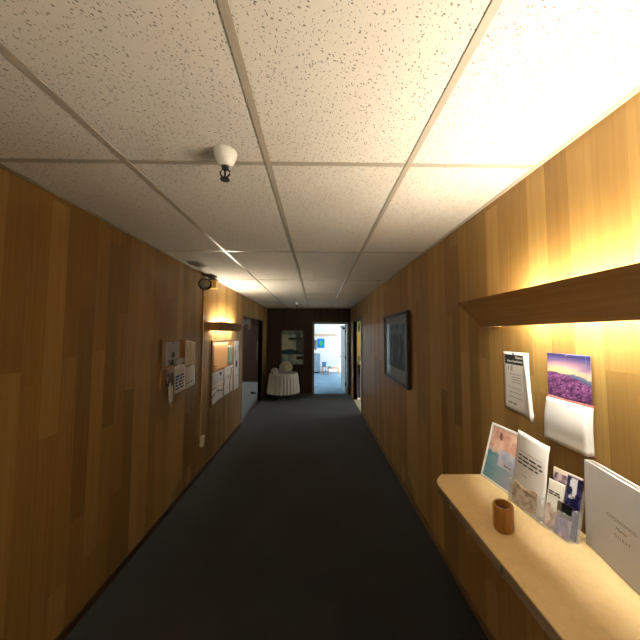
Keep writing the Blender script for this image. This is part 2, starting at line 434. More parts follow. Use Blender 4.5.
struct('trim_8', MB().box(FX0+.02, .9, FY1-.06, FY1, 1.62, 1.72, .006), plain('beige_rail_paint', (214, 190, 156), .6))

# right side room
RX1, RY0, RY1 = 3.4, 5.0, NY-.05
struct('floor', MB().box(XR, RX1, RY0, RY1, -.1, .0), M_concrete)
struct('ceiling', MB().box(XRO, RX1+.1, RY0-.1, RY1+.02, 2.45, 2.55), M_plaster)
struct('wall_right_room_back', MB().box(NX+.05, RX1+.1, RY1-.02, RY1, 0, 2.45), M_yellow)
struct('wall_right_room_left', MB().box(NX+.046, NX+.06, YE+.1, RY1-.02, 0, 2.45), M_yellow)
struct('wall_right_room_front', MB().box(XRO, RX1+.1, RY0-.1, RY0, 0, 2.45), M_yellow)
w = MB().box(RX1, RX1+.1, RY0, 5.8, 0, 2.45); w.box(RX1, RX1+.1, 8.0, RY1, 0, 2.45); w.box(RX1, RX1+.1, 5.8, 8.0, 0, .7); w.box(RX1, RX1+.1, 5.8, 8.0, 2.05, 2.45)
struct('wall_right_room_side', w, M_yellow)

# ------------------------------------------------------------------ end door leaf (open into the far room)
DW = .86
d = MB().box(0, .042, 0, DW, .008, EDZ-.008, .002)
door = d.build('door_1', plain('pale_door_paint', (196, 208, 210), .45, var=.03)); door['kind'] = 'structure'
door.location = (EDX1-.048, YE+.12, 0); door.rotation_euler = (0, 0, math.radians(3))
mb = MB().tube([(-.005, DW-.07, 1.0), (-.055, DW-.07, 1.0)], .011); mb.tube([(-.052, DW-.065, 1.0), (-.052, DW-.19, 1.0)], .009); mb.lathe([(0, 0), (.03, 0), (.03, .008), (0, .008)], m=Matrix.Translation((0, DW-.07, 1.0)) @ Matrix.Rotation(-math.pi/2, 4, 'Y'))
mb.build('door_handle', M_bronze, door, True)
mb = MB().box(-.05, .0, .06, .30, 1.84, 1.90, .006); mb.tube([(-.03, .18, 1.905), (-.13, .33, 1.915), (-.03, .02, 1.925)], .008); mb.build('door_closer', M_bronze, door)
for zz in (.22, .98, 1.72):
    MB().box(-.004, .02, -.012, .03, zz, zz+.1, .002).build('hinge', M_bronze, door)

# ------------------------------------------------------------------ valance lights
def valance(name, label, side, y0, y1, d_top, d_bot, z_bot, z_top, tube_mat, tube_y):
    """slanted board on end brackets, hiding a fluorescent batten on the wall; d = distance out from the wall"""
    X = (lambda d: XR-d) if side == 'r' else (lambda d: XL+d)
    t = thing(name, label, 'valance', Matrix.Translation((X(0), (y0+y1)/2, z_bot)))
    inv = t.matrix_world.inverted()
    th = .016
    b = MB().prism([(X(d_bot), z_bot), (X(d_top), z_top), (X(d_top-th), z_top), (X(d_bot-th), z_bot)], 'y', y0, y1)
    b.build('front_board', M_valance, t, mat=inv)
    for a in (y0, y1-th):
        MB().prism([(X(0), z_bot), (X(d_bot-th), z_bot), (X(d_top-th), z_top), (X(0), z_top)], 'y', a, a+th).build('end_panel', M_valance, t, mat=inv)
    f = thing(name.replace('valance', 'fluorescent_batten'), label.split(' valance')[0].replace('wooden', '')[:0] + ('fluorescent batten on the right wall hidden behind the big wooden valance' if side == 'r' else 'fluorescent batten on the left wall above the peach board, hidden by its valance' if y0 > 0 else 'unseen fluorescent batten added on the left wall behind the viewer'), 'lamp', Matrix.Translation((X(0), (tube_y[0]+tube_y[1])/2, z_bot+.06)))
    inv = f.matrix_world.inverted()
    a, c = tube_y
    xs = sorted((X(0), X(.035)))
    MB().box(xs[0], xs[1], a-.03, c+.03, z_bot+.06, z_bot+.105, .004).build('housing', M_white, f, mat=inv)
    MB().tube([(X(.076), a, z_bot+.091), (X(.076), c, z_bot+.091)], .013, 12).build('tube', tube_mat, f, True, mat=inv)
    for q in (a, c):
        xs = sorted((X(.03), X(.085)))
        MB().box(xs[0], xs[1], q-.010, q+.010, z_bot+.072, z_bot+.106, .003).build('lamp_holder', M_white, f, mat=inv)
valance('valance', 'wide slanted wooden valance on the right wall above the cream shelf', 'r', .12, 1.376, .227, .102, 1.735, 1.862, M_tube, (.25, 1.20))
valance('valance', 'small slanted wooden valance on the left wall above the peach bulletin board', 'l', 3.42, 4.40, .185, .102, 1.735, 1.850, M_tube_far, (3.47, 4.35))

valance('valance', 'unseen slanted wooden valance added on the left wall behind the viewer', 'l', -1.45, -.45, .185, .102, 1.735, 1.850, M_tube_added, (-1.34, -.56))  # unseen valance and tube, added to brighten the near ceiling

# ------------------------------------------------------------------ shelf on the right wall and what stands on it
ZS = .972
SX, SY0, SY1 = .590, -.35, 1.379
sh = thing('wall_shelf', 'long cream laminate shelf with a clipped corner on the right wall', 'shelf', Matrix.Translation((XR, (SY0+SY1)/2, ZS)))
inv = sh.matrix_world.inverted()
outline = [(XR, SY0), (XR, SY1), (SX+.058, SY1), (SX+.012, SY1-.05), (SX, SY1-.085), (SX, SY0)]
MB().prism(outline, 'z', ZS-.006, ZS).build('top', M_shelftop, sh, mat=inv)
core = [(XR, SY0), (XR, SY1-.002), (SX+.06, SY1-.002), (SX+.015, SY1-.051), (SX+.003, SY1-.086), (SX+.003, SY0)]
MB().prism(core, 'z', ZS-.042, ZS-.006).build('edge_band', M_ply, sh, mat=inv)
for yy in (1.06, .25):
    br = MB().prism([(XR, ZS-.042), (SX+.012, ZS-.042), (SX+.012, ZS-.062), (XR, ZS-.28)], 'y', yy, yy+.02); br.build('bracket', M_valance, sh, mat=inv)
for yy in (1.17, .86):
    MB().box(SX-.0015, SX+.004, yy, yy+.008, ZS-.04, ZS-.008).build('edge_clip', M_steel, sh, mat=inv)

# wooden cup
cup = thing('wooden_cup', 'small oval turned wooden cup alone at the front of the cream shelf', 'cup', Matrix.Translation((.702, 1.003, ZS)) @ Matrix.Rotation(math.radians(35), 4, 'Z'))
MB().lathe([(0, .001), (.034, .001), (.0365, .006), (.0365, .05), (.037, .084), (.0345, .0885), (.029, .0885), (.0275, .082), (.027, .012), (0, .010)], 36, 1.12, .86).build('body', M_cup, cup, True)
MB().lathe([(0, .066), (.026, .066), (.0265, .06), (0, .058)], 24, 1.12, .86).build('filling', plain('dark_brown_filling', (74, 44, 34), .8, var=.4, scale=220), cup, True)

# a leaning local frame: origin at the bottom centre of a flat thing, x right (-Y world), y up its face, z towards the viewer
def lean(pa, pb, tilt):
    """pa, pb = world xy of the bottom left/right as seen; tilt in degrees leaning back to the wall"""
    a = Vector((*pa, ZS)); b = Vector((*pb, ZS)); x = (b-a).normalized(); n = Vector((0, 0, 1)).cross(x)  # n points to the wall
    n = -n if n.x < 0 else n
    y = (Vector((0, 0, 1))*math.cos(math.radians(tilt))+n*math.sin(math.radians(tilt))).normalized()
    z = x.cross(y); o = (a+b)/2
    return Matrix(((x.x, y.x, z.x, o.x), (x.y, y.y, z.y, o.y), (x.z, y.z, z.z, o.z), (0, 0, 0, 1))), (b-a).length

# poster in a white frame
M, wd = lean((.848, 1.374), (.872, 1.180), 16.5)
pf = thing('framed_flyer', 'white framed flyer with a face over blue, leaning at the left end of the shelf', 'picture frame', M)
fh = .275
def flyer(u, v):
    n = fbm(u, v, 4, 3)
    sky = blend((92, 146, 162), (186, 190, 212), u*.95+(.3-v)*.25+n*.25)
    face = blend((232, 200, 184), (200, 150, 134), .45+n*1.1)
    if v > .78-.1*u+n*.04 or (v > .56+.05*n and u > .22 and False): c = face
    else: c = sky
    if .52+.12*n < v <= .80 and u < .42: c = blend(face, (190, 190, 200), (0.62-v)*6)
    if .60 < v < .9 and .3 < u < .98: c = blend(face, (206, 150, 130), n+.3)
    if (u-.36+.3*(v-.8))**2*14+(v-.84)**2*5 < .03+.06*n: c = (128, 88, 76)
    if v < .62 and u > .38 and v > .32: c = blend((206, 206, 220), (160, 170, 200), .4+n*1.4)
    return c
frame_bars(MB(), wd, fh, .012, .012, 0, .002).build('frame', M_white, pf, mat=Matrix.Translation((0, fh/2, -.012)))
sheet('print', wd-.022, fh-.022, M_print_glossy, pf, 40, 56, None, flyer, .001, None, 0, fh/2, -.003)
lines('printed_line', [(.018, .058, .105, .004)], M_ink, pf, None, .2, .3, -.0022)
MB().box(-wd/2+.006, wd/2-.006, .006, fh-.006, -.016, -.009).build('backing', M_greypaper, pf)

# clear holder with a curled white leaflet
M, wd = lean((.868, 1.166), (.882, 1.036), 7)
hd = thing('leaflet_holder', 'clear acrylic holder with white leaflet beside the blue framed flyer', 'leaflet holder', M)
def holder(h, wd, hb, depth, hf):
    b = MB().box(-wd/2, wd/2, .0, hb, -.003, 0); b.box(-wd/2, wd/2, 0, .003, 0, depth); b.box(-wd/2, -wd/2+.003, .003, hf*1.25, 0, depth); b.box(wd/2-.003, wd/2, .003, hf*1.25, 0, depth)
    b.box(-wd/2, wd/2, .003, hf, depth, depth+.003); b.build('acrylic_holder', M_clear, h)
holder(hd, wd, .20, .03, .075)
lf_b = lambda u, v: (-.006*v, -.030*max(0, u-.3)**1.5*v, -.004+ .012+.020*v*v*abs(u-.25)*.6-.016*(u-.5)**2*4*(.3+v)-.03*max(0, v-.75)*u)
lw, lh = wd+.014, .297
sheet('leaflet', lw, lh, M_paper, hd, 14, 14, lf_b, None, .0008, None, 0, .004+lh/2, .004)
grp = [0, (-lw*.33, lw*.38, .052, .0065), (-lw*.35, lw*.40, .036, .0065), (-lw*.37, lw*.30, .020, .0065)]
lines('printed_line', grp[1:], M_ink, hd, lf_b, lw, lh, .0055, off=(0, .004+lh/2, 0))
lines('printed_line', [(-lw*.32, lw*.38, .070, .0022), (-lw*.2, lw*.02, -.025, .003)], M_greyink, hd, lf_b, lw, lh, .0055, off=(0, .004+lh/2, 0))
sheet('booklet', wd-.02, .085, M_print, hd, 24, 14, lambda u, v: (0, .006*math.sin(u*9), .002*math.sin(u*6)), lambda u, v: blend((206, 192, 170), (128, 98, 78), .4+fbm(u, v, 6, 9)*1.6), .002, None, 0, .05, .026)

# clear holder with dark brochures
M, wd = lean((.882, 1.028), (.906, .925), 14)
hd2 = thing('brochure_holder', 'clear acrylic holder full of navy and white brochures beside the white binder', 'brochure holder', M)
holder(hd2, wd, .175, .045, .085)
def bro(u, v):
    n = fbm(u, v, 7, 21)
    if u < .52:
        c = blend((196, 178, 180), (62, 46, 56), .45+n*1.9)
        if v > .93: c = (222, 206, 188)
    else:
        c = (26, 26, 62) if n < .22 else (66, 62, 110)
        if .62 < u < .84 and .62 < v < .95 and n > -.1: c = (206, 206, 216)
        if .60 < u < .74 and (.30 < v < .43 or .12 < v < .26): c = (214, 216, 224)
        if v > .96: c = (206, 190, 190)
    return c
sheet('back_brochure', wd-.012, .212, M_print_glossy, hd2, 30, 48, None, bro, .004, None, 0, .003+.106, .006)
fr = sheet('front_brochure', (wd-.012)*.56, .165, M_print_glossy, hd2, 18, 34, None, lambda u, v: (226, 224, 214) if v > .42+.06*math.sin(u*7) else blend((214, 190, 176), (120, 84, 76), .4+fbm(u, v, 5, 31)*1.6), .004, None, -wd*.20, .003+.083, .020)
lines('printed_line', [(-.021, .017, .012+.03, .0045), (-.021, .017, .004+.03, .0045)], M_ink, fr, None, .06, .165, .001, off=(-wd*.20, .003+.083, .0202))
sheet('dark_brochure', (wd-.012)*.5, .11, M_print_glossy, hd2, 16, 24, None, lambda u, v: blend((92, 86, 138), (196, 186, 196), max(0, fbm(u, v, 4, 41)*1.8)) if v < .55 else ((18, 18, 24) if u > .25 else (96, 86, 70)), .003, None, wd*.20, .003+.055, .034)

# white binder
M, wd = lean((.938, .932), (.872, .632), 1.5)
wb = thing('white_binder', 'big white binder standing on the shelf with faint grey cover lettering', 'binder', M)
bh = .285
MB().box(-wd/2, wd/2, .001, bh, -.004, 0, .0012).build('front_cover', plain('white_vinyl_cover', (222, 224, 226), .35, var=.02), wb)
MB().box(-wd/2, wd/2, .001, bh, -.028, -.024, .0012).build('rear_cover', M_white, wb)
MB().box(-wd/2, -wd/2+.003, .001, bh, -.027, -.003, .001).build('spine', M_white, wb)
MB().box(-wd/2+.014, wd/2-.008, .006, bh-.01, -.022, -.006).build('pages', M_paper, wb)
text('lettering_line', 'COTTONWOOD', .0125, M_greyink, wb, -.017, .158, .0004, 0, space=1.0)
text('lettering_line', 'Manor', .0135, M_greyink, wb, -.016, .135, .0004, 0)
text('lettering_line', 'G U E S T', .0130, M_greyink, wb, -.014, .112, .0004, 0)

# ------------------------------------------------------------------ papers pinned on the right wall
nt_ = thing('notice_pad', 'white stapled notice with a black heading hanging on the right wall', 'notice', on_right(1.27, 1.465))
pw, ph = .162, .285
nb = lambda u, v: (.012*(1-v)*(u > .55)*(u-.55), -.010*(1-v)*u, .002+.06*max(0, u-.80)*(.5+.9*(1-v)))
sheet('page', pw, ph, M_paper, nt_, 16, 16, nb, None, .0008)
sheet('under_page', pw-.002, ph+.004, M_greypaper, nt_, 4, 4, lambda u, v: (0, -.008*(1-v)*u, .0012), None, .0008)
hb = MB()
for k in range(10):
    a, c = .07+.72*k/10, .07+.72*(k+1)/10
    q = []
    for u, v in ((a, .790), (c, .790), (c, .955), (a, .955)):
        dd = nb(u, v); q.append(((u-.5)*pw+dd[0], (v-.5)*ph+dd[1], dd[2]+.0006))
    hb.quad(*q)
hb.build('black_heading', M_ink, nt_)
text('heading_lettering', 'News', .019, M_paper, nt_, .045, .117, .0034, .0006, 'RIGHT')
text('heading_lettering', 'New Residents', .0160, M_paper, nt_, .045, .098, .0034, .0005, 'RIGHT')
text('initials', 'I E', .034, M_greyink, nt_, -.034, .062, .0032, .0004)
lines('printed_line', [(-.045, .03, .036, .003), (-.03, .03, .022, .003), (-.03, .03, .010, .003), (-.03, .028, -.002, .003), (-.05, .028, -.03, .003), (-.05, .03, -.052, .003), (-.05, .03, -.075, .003), (-.055, .0, -.105, .007)], M_greyink, nt_, nb, pw, ph, .0006)
sheet('curled_edge', .024, ph*1.02, M_paper, nt_, 6, 12, lambda u, v: (.022*(1-v)-.004*v, -.012*(1-v), .010+.010*math.sin(u*math.pi)), None, .0008, None, pw/2-.006, -.004)

MB().lathe([(0, -.002), (.0012, -.002), (.0012, .003), (.005, .003), (.004, .008), (0, .009)], 10, c=(-.01, .135, 0)).build('pushpin', M_chrome, nt_, True)

cal = thing('wall_calendar', 'hanging calendar with a purple lavender field photo on the right wall', 'calendar', on_right(1.003, 1.440))
def lav(u, v):
    n = fbm(u*1.5, v*2, 5, 51); hor = .56-.16*u+.05*math.sin(u*4)
    if v > hor:
        t = (v-hor)/(1-hor)
        c = blend((248, 214, 140), (206, 160, 160), t*2.4) if t < .42 else blend((198, 150, 160), (46, 46, 96), (t-.42)*2.1)
        c = blend(c, (84, 84, 140), max(0, nz(u*.8, v*5, 3, 5))*(.4+t)*1.1)
        if (u-.22)**2+(v-.55)**2*2 < .006: c = (255, 226, 140)
        hill = (.10+.16*max(0, u-.35))*max(0, min(1, (u-.35)*4))+.02*math.sin(u*11)
        if t < hill: c = blend((70, 88, 124), (120, 130, 150), t/max(hill, .01))
    else:
        s = (hor-v)/hor
        c = blend((160, 102, 160), (62, 30, 72), .42+n*1.5+s*.2)
        c = blend(c, (216, 150, 210), max(0, nz(u*2, v*3, 14, 8))*.9)
        if n < -.30: c = (60, 40, 66)
    return c
cb = lambda u, v: (0, 0, .003+.006*(1-v)*(math.sin(u*math.pi)*.5+.3)+.004*(u > .9))
sheet('photo_page', .178, .173, M_print_glossy, cal, 56, 48, cb, lav, .0008, None, 0, .0925)
MB().box(-.089, .089, -.003, .004, .0005, .009, .001).build('pink_binding', M_pinkpaper, cal)
MB().box(-.097, .086, -.174, -.169, .0005, .005, .001).build('pink_lower_edge', M_pinkpaper, cal)
for k in range(4):
    sheet('page', .176-.001*k, .168, M_paper, cal, 10, 12, lambda u, v, k=k: (-.010*(1-v)*(1-u)*(.3*k), -.001*k, (.003+.004*k)+(.007+.0035*k)*math.sin(min(1, (1-v)*1.35)*math.pi*.62)*(.55+.45*u)*.9), None, .0007, None, -.001, -.085)
MB().lathe([(0, 0), (.0035, 0), (.003, .005), (0, .007)], 12, c=(0, .172, .004)).build('pushpin', M_chrome, cal, True)

# ------------------------------------------------------------------ large framed picture on the right wall
ph_, pw_ = .815, .985
pic = thing('framed_picture', 'large picture in a dark glossy frame on the right wall', 'picture', on_right(3.150, 1.536, .0085) @ Matrix.Rotation(math.radians(-.85), 4, 'Y'))
frame_bars(MB(), pw_, ph_, .035, .034, 0, .004).build('frame', M_frame_dark, pic)
frame_bars(MB(), pw_-.066, ph_-.066, .012, .020, .002, .002).build('silver_slip', M_steel, pic)
def dark_art(u, v):
    x, y = (u-.12)/.76, (v-.17)/.71
    if not (0 < x < 1 and 0 < y < 1): return (140, 148, 148)
    n = fbm(x*2.2, y*.7, 5, 61)
    c = blend((54, 78, 86), (120, 152, 162), .40+n*1.3)
    for cx_ in (.2, .42, .60, .82):
        if abs(x-cx_+.03*math.sin(y*9)) < .05 and .1 < y < .78: c = blend(c, (26, 36, 40), .75)
        if (x-cx_)**2+(y-.82)**2*.8 < .003: c = (112, 124, 122)
    if y < .14: c = blend(c, (52, 58, 56), .7)
    return c
sheet('print', pw_-.07, ph_-.07, M_print_glazed, pic, 70, 60, None, dark_art, .002, None, 0, 0, .012)
MB().box(-pw_/2+.01, pw_/2-.01, -ph_/2+.01, ph_/2-.01, .0, .008).build('backing', M_greypaper, pic)

# ------------------------------------------------------------------ left wall boards
def noticeboard(name, label, y, z, w, h):
    t = thing(name, label, 'notice board', on_left(y, z))
    frame_bars(MB(), w, h, .022, .018, 0, .002).build('frame', M_frame_oak, t)
    MB().box(-w/2+.012, w/2-.012, -h/2+.012, h/2-.012, .0, .011).build('cork_panel', M_cork, t)
    return t
noticeboard('notice_board', 'small oak framed cork board on the left wall crowded with grey papers', 2.685, 1.412, .63, .455)
GP = 'papers pinned on the small cork board'
def pinned(name, label, y, z, w, h, off, mat, cat='paper', rot=0., group=None, color=None, bend=None, nx=10, ny=10, rows=None, ink=None, pin=True):
    t = thing(name, label, cat, on_left(y, z, off) @ Matrix.Rotation(math.radians(rot), 4, 'Z'), group)
    bd = bend or (lambda u, v: (0, 0, .004*(1-v)**2+.002*math.sin(u*5)*(1-v)))
    sheet('sheet', w, h, mat if not color else M_print, t, nx, ny, bd, color, .0006)
    if rows: lines('printed_line', rows, ink or M_ink, t, bd, w, h, .0007)
    if pin: MB().lathe([(0, min(0, .0172-off)), (.0012, min(0, .0172-off)), (.0012, .001), (.005, .001), (.004, .006), (.006, .011), (0, .012)], 10, c=(0, h/2-.012, .0)).build('pushpin', M_chrome, t, True)
    return t
def greyphoto(seed, lo=(60, 62, 70), hi=(190, 190, 194)):
    return lambda u, v: blend(hi, lo, max(0, fbm(u, v, 4, seed)*2.2))
pinned('paper_flyer', 'grey flyer with a dark blotched photo at the top left of the small cork board', 2.547, 1.505, .245, .22, .013, M_greypaper, group=GP, nx=24, ny=24,
       color=lambda u, v: (188, 190, 202) if v > .93 or u < .16 else ((84, 88, 78) if (u-.55)**2+(v-.42)**2 < .02 else (((34, 34, 38) if fbm(u, v, 5, 71) > .05 else (150, 150, 150)) if v < .22 else (172, 174, 172))))
pinned('paper_sheet', 'cream wrinkled sheet hanging askew at the top right of the small cork board', 2.838, 1.482, .225, .27, .028, M_cream, rot=-7, group=GP, nx=14, ny=14,
       bend=lambda u, v: (.012*(1-v), .02*u*(1-v), .014*(1-v)+.012*abs(math.sin(u*7+v*4))*(.3+v*.4)))
pinned('paper_flyer', 'white flyer with blue table rows at the bottom middle of the small cork board', 2.672, 1.245, .21, .27, .027, M_paper, rot=3, group=GP,
       rows=[(-.09, .09, .03-.030*k, .018) for k in range(5)], ink=M_blueink)
pinned('paper_flyer', 'white sheet with one dark bottom line at the lower right of the small cork board', 2.900, 1.245, .215, .26, .0185, M_paper, rot=5, group=GP,
       rows=[(-.08, .08, .105, .012), (-.09, .06, -.075, .010)], ink=M_ink)
pinned('paper_strip', 'grey middle sheet with black block letters across the small cork board', 2.735, 1.405, .26, .085, .0185, M_greypaper, rot=4, group=GP, rows=[(-.02, .07, -.015, .016)])
pinned('postcard', 'small dark pink and green postcard at the left edge of the small cork board', 2.490, 1.290, .13, .17, .024, M_paper, group=GP, nx=18, ny=18,
       color=lambda u, v: blend((206, 168, 166), (34, 52, 42), .5+fbm(u, v, 4, 81)*1.8-(v-.5)*.9))
tg = thing('paper_tag', 'narrow white folded tag dangling below the left of the small cork board', 'tag', on_left(2.512, 1.135, .0165))
sheet('folded_paper', .075, .185, M_paper, tg, 6, 10, lambda u, v: (.02*(1-v), 0, .012*math.sin(u*math.pi*2)+.006), None, .0008)
MB().box(.002, .022, -.125, -.085, .008, .012, .001).build('tassel', M_cream, tg)
MB().lathe([(0, -.003), (.0012, -.003), (.0012, .006), (.005, .006), (.004, .012), (0, .013)], 10, c=(0, .085, 0)).build('pushpin', M_chrome, tg, True)

noticeboard('bulletin_board', 'large oak framed board under the left valance covered with peach and mint papers', 4.135, 1.165, 1.28, .885)
GB = 'papers pinned on the large bulletin board'
pinned('peach_poster', 'large plain peach poster filling the upper left of the large bulletin board', 3.835, 1.372, .58, .40, .013, M_peach, 'poster', group=GB, bend=lambda u, v: (0, 0, 0.001), rows=[(-.26, -.16, -.125, .012), (-.26, -.19, -.155, .012)], ink=M_ink)
pinned('mint_card', 'narrow mint green card right of the peach poster on the large bulletin board', 4.222, 1.362, .165, .29, .016, M_teal, 'card', group=GB, bend=lambda u, v: (0, 0, 0.001))
pinned('paper_flyer', 'tall grey patterned flyer at the right edge of the large bulletin board', 4.565, 1.28, .27, .58, .017, M_paper, 'flyer', group=GB, nx=24, ny=40,
       color=lambda u, v: (36, 46, 92) if .22 < v < .42 and .25 < u < .75 and fbm(u, v, 4, 90) > -.2 else blend((222, 222, 222), (140, 142, 150), max(0, fbm(u, v, 4, 91)*2)))
pinned('paper_sheet', 'grey sheet with a dark corner logo at the lower left of the large bulletin board', 3.74, 1.062, .42, .215, .014, M_greypaper, 'sheet', group=GB, nx=30, ny=20,
       color=lambda u, v: (56, 50, 96) if (u-.72)**2+(v-.78)**2*.7 < .010 else ((190, 190, 194) if v > .2 else (208, 204, 196)))
pinned('paper_sheet', 'white newsletter with crossing dark lines at the bottom left of the large bulletin board', 3.72, .850, .40, .19, .020, M_paper, 'sheet', rot=3, group=GB, nx=24, ny=18,
       color=lambda u, v: (84, 82, 84) if abs(v-.8+.5*abs(u-.45)) < .05 else blend((216, 214, 210), (164, 160, 156), max(0, fbm(u, v, 5, 95)*1.6)))
pinned('paper_flyer', 'white leaflet with a brown stripe in the lower middle of the large bulletin board', 4.17, .975, .38, .42, .018, M_paper, 'flyer', group=GB, nx=24, ny=24,
       color=lambda u, v: (142, 116, 92) if abs(u-.74+.1*math.sin(v*6)) < .07 and v < .9 else blend((218, 214, 208), (146, 142, 142), max(0, fbm(u, v, 4, 97)*2)))
pinned('paper_flyer', 'white sheet with faint columns at the bottom right of the large bulletin board', 4.57, .87, .27, .24, .021, M_paper, 'flyer', group=GB, nx=20, ny=16,
       color=lambda u, v: blend((220, 216, 208), (132, 116, 96), max(0, nz(u, v*.3, 7, 99)*1.5)))

# ------------------------------------------------------------------ raceway, outlet, emergency light
rw = thing('cable_raceway', 'slim tan cable raceway running down the left wall between the two boards', 'cable raceway', on_left(3.215, 0))
MB().box(-.014, .014, .44, 2.28, 0, .016, .003).build('channel', M_raceway, rw)
for zz in (.62, 1.25, 1.9): MB().box(-.018, .018, zz, zz+.025, .0, .018, .002).build('clip', M_raceway, rw)
ot = thing('wall_outlet', 'ivory surface outlet at the foot of the tan cable raceway', 'outlet', on_left(3.262, .392))
MB().box(-.034, .034, -.058, .058, 0, .034, .004).build('box', M_ivory, ot)
for yy in (-.022, .022):
    m = MB(); m.lathe([(0, 0), (.015, 0), (.015, .003), (0, .003)], 16, c=(0, yy, .034)); m.build('socket', M_ivory, ot)
    m = MB(); m.box(-.007, -.004, yy-.005, yy+.005, .037, .0376); m.box(.004, .007, yy-.005, yy+.005, .037, .0376); m.build('slot', M_black, ot)
el = thing('emergency_light', 'twin head emergency light high on the left wall at the top of the raceway', 'emergency light', on_left(3.215, 2.335))
MB().box(-.06, .06, -.055, .06, 0, .05, .006).build('housing', M_ivory, el)
def head(nm, mlens, mat4):
    MB().lathe([(0, -.012), (.028, -.012), (.04, .0), (.066, .055), (.074, .082), (.070, .085)], 24).build(nm, M_chrome, el, True, mat=mat4)
    l = MB().lathe([(.056, .076), (.04, .090), (0, .096)], 24).build('lens', mlens, el, True, mat=mat4)
head('lamp_head', M_lens, Matrix.Translation((-.17, -.03, .085)) @ Matrix.Rotation(math.radians(-62), 4, 'Y') @ Matrix.Rotation(math.radians(30), 4, 'X'))
MB().box(.115, .215, -.055, .045, .012, .11, .008).build('amber_lit_block', M_amber, el)
MB().box(.05, .13, -.02, .02, .02, .06, .004).build('arm', M_ivory, el)
MB().box(.0, .24, .064, .072, .0, .10, .002).build('top_bracket', M_bronze, el)
MB().tube([(-.03, .0, .045), (-.09, -.015, .07), (-.17, -.03, .085)], .012, 10).build('swivel', M_steel, el, True)

# ------------------------------------------------------------------ sprinklers on the ceiling
def sprinkler(x, y, label):
    t = thing('sprinkler', label, 'sprinkler', Matrix.Translation((x, y, ZC-.0)), 'ceiling sprinklers')
    MB().lathe([(0, .006), (.046, .006), (.046, .0), (.044, -.010), (.035, -.036), (.026, -.053), (.022, -.057), (0, -.057)], 32).build('cone_cover', M_cover, t, True)
    MB().lathe([(0, -.055), (.014, -.055), (.014, -.066), (.011, -.070), (0, -.070)], 16).build('threaded_body', M_bronze, t, True)
    for s in (-1, 1):
        MB().tube([(s*.010, 0, -.068), (s*.019, 0, -.078), (s*.019, 0, -.090), (s*.006, 0, -.104)], .0035, 8).build('frame_arm', M_bronze, t, True)
    MB().tube([(0, 0, -.068), (0, 0, -.103)], .004, 8).build('bulb', M_bronze, t, True)
    m = MB().lathe([(0, -.102), (.007, -.102), (.008, -.108), (.019, -.110), (.019, -.113), (0, -.114)], 18); m.build('deflector', M_bronze, t, True)
sprinkler(-.374, 1.032, 'white cone sprinkler close to the camera on the near ceiling tiles')
sprinkler(-.455, 6.05, 'tiny white cone sprinkler far down the corridor ceiling near the end wall')

# ------------------------------------------------------------------ end wall picture, draped table
pe = thing('landscape_painting', 'pale blue landscape painting on the dark end wall above the white draped table', 'painting', on_end(-.675, 1.318))
frame_bars(MB(), .655, .985, .026, .028, 0, .003).build('frame', plain('pewter_frame', (92, 100, 100), .4, .2, var=.1), pe)
def land(u, v):
    n = fbm(u, v, 3.5, 101)
    if v > .42+.08*math.sin(u*5)*u:
        c = blend((206, 222, 216), (150, 186, 204), .25+n*1.2+(v-.75)*1.2)
        if .72 < v < .79 and .3 < u < .95 and n > -.3: c = (58, 76, 84)
        if u > .68 and n > -.15: c = blend(c, (70, 92, 112), .75)
        if v > .88: c = blend(c, (96, 120, 132), .6+n)
    elif v > .30: c = blend((36, 74, 100), (84, 122, 146), .3+n*1.6)
    else:
        c = blend((190, 212, 214), (88, 126, 144), .4+n*2)
        if u > .7 and .14 < v < .24: c = (46, 58, 78)
    return c
sheet('canvas', .61, .94, M_print_glazed, pe, 44, 66, None, land, .003, None, 0, 0, .014)
MB().box(-.32, .32, -.485, .485, 0, .008).build('backing', M_greypaper, pe)

TX, TY, TZ = -.860, 6.965, .672
tb = thing('round_table', 'small round table hidden under the white pleated cloth at the end wall', 'table', Matrix.Translation((TX, TY, 0)))
MB().lathe([(0, TZ-.03), (.35, TZ-.03), (.355, TZ-.015), (.35, TZ), (0, TZ)], 40).build('tabletop', M_frame_dark, tb, True)
MB().lathe([(0, .05), (.04, .05), (.03, .2), (.028, .5), (.045, TZ-.028), (0, TZ-.028)], 20).build('column', M_frame_dark, tb, True)
for k in range(4):
    a = math.pi/4+k*math.pi/2
    MB().tube([(.02*math.cos(a), .02*math.sin(a), .09), (.18*math.cos(a), .18*math.sin(a), .05), (.29*math.cos(a), .29*math.sin(a), .016)], [.022, .018, .014]).build('foot', M_frame_dark, tb, True)
# cloth: pleated lathe
n = 240; rows_ = [(0, 0, 0), (.30, 0, 0), (.358, 0, .0), (.366, -.012, .1), (.372, -.05, .35), (.385, -.2, .7), (.398, -.36, .95), (.408, -.50, 1.1)]
vs, fs = [(TX, TY, TZ+.0035)], []
rng = random.Random(5); amp = [rng.uniform(.6, 1.3) for _ in range(26)]
for r, dz, pl in rows_[1:]:
    for k in range(n):
        a = 2*math.pi*k/n; q = a*26/(2*math.pi); i0 = int(q) % 26; f = q-int(q)
        am = amp[i0]*(1-f)+amp[(i0+1) % 26]*f
        rr = r+.022*pl*math.sin(2*math.pi*q+.8*math.sin(a*5))*am
        vs.append((TX+rr*math.cos(a), TY+rr*math.sin(a), TZ+.0035+dz+(-.012*math.sin(3*a)*pl if dz < -.5 else 0)))
for k in range(n): fs.append((0, 1+k, 1+(k+1) % n))
for j in range(len(rows_)-2):
    for k in range(n):
        a = 1+j*n+k; b_ = 1+j*n+(k+1) % n; fs.append((a, a+n, b_+n, b_))
me = bpy.data.meshes.new('tablecloth'); me.from_pydata(vs, [], fs); me.materials.append(M_linen)
for p in me.polygons: p.use_smooth = True
tc = bpy.data.objects.new('tablecloth', me); COL.objects.link(tc)
tag(tc, 'white pleated cloth skirting the small round table at the end wall', 'tablecloth')
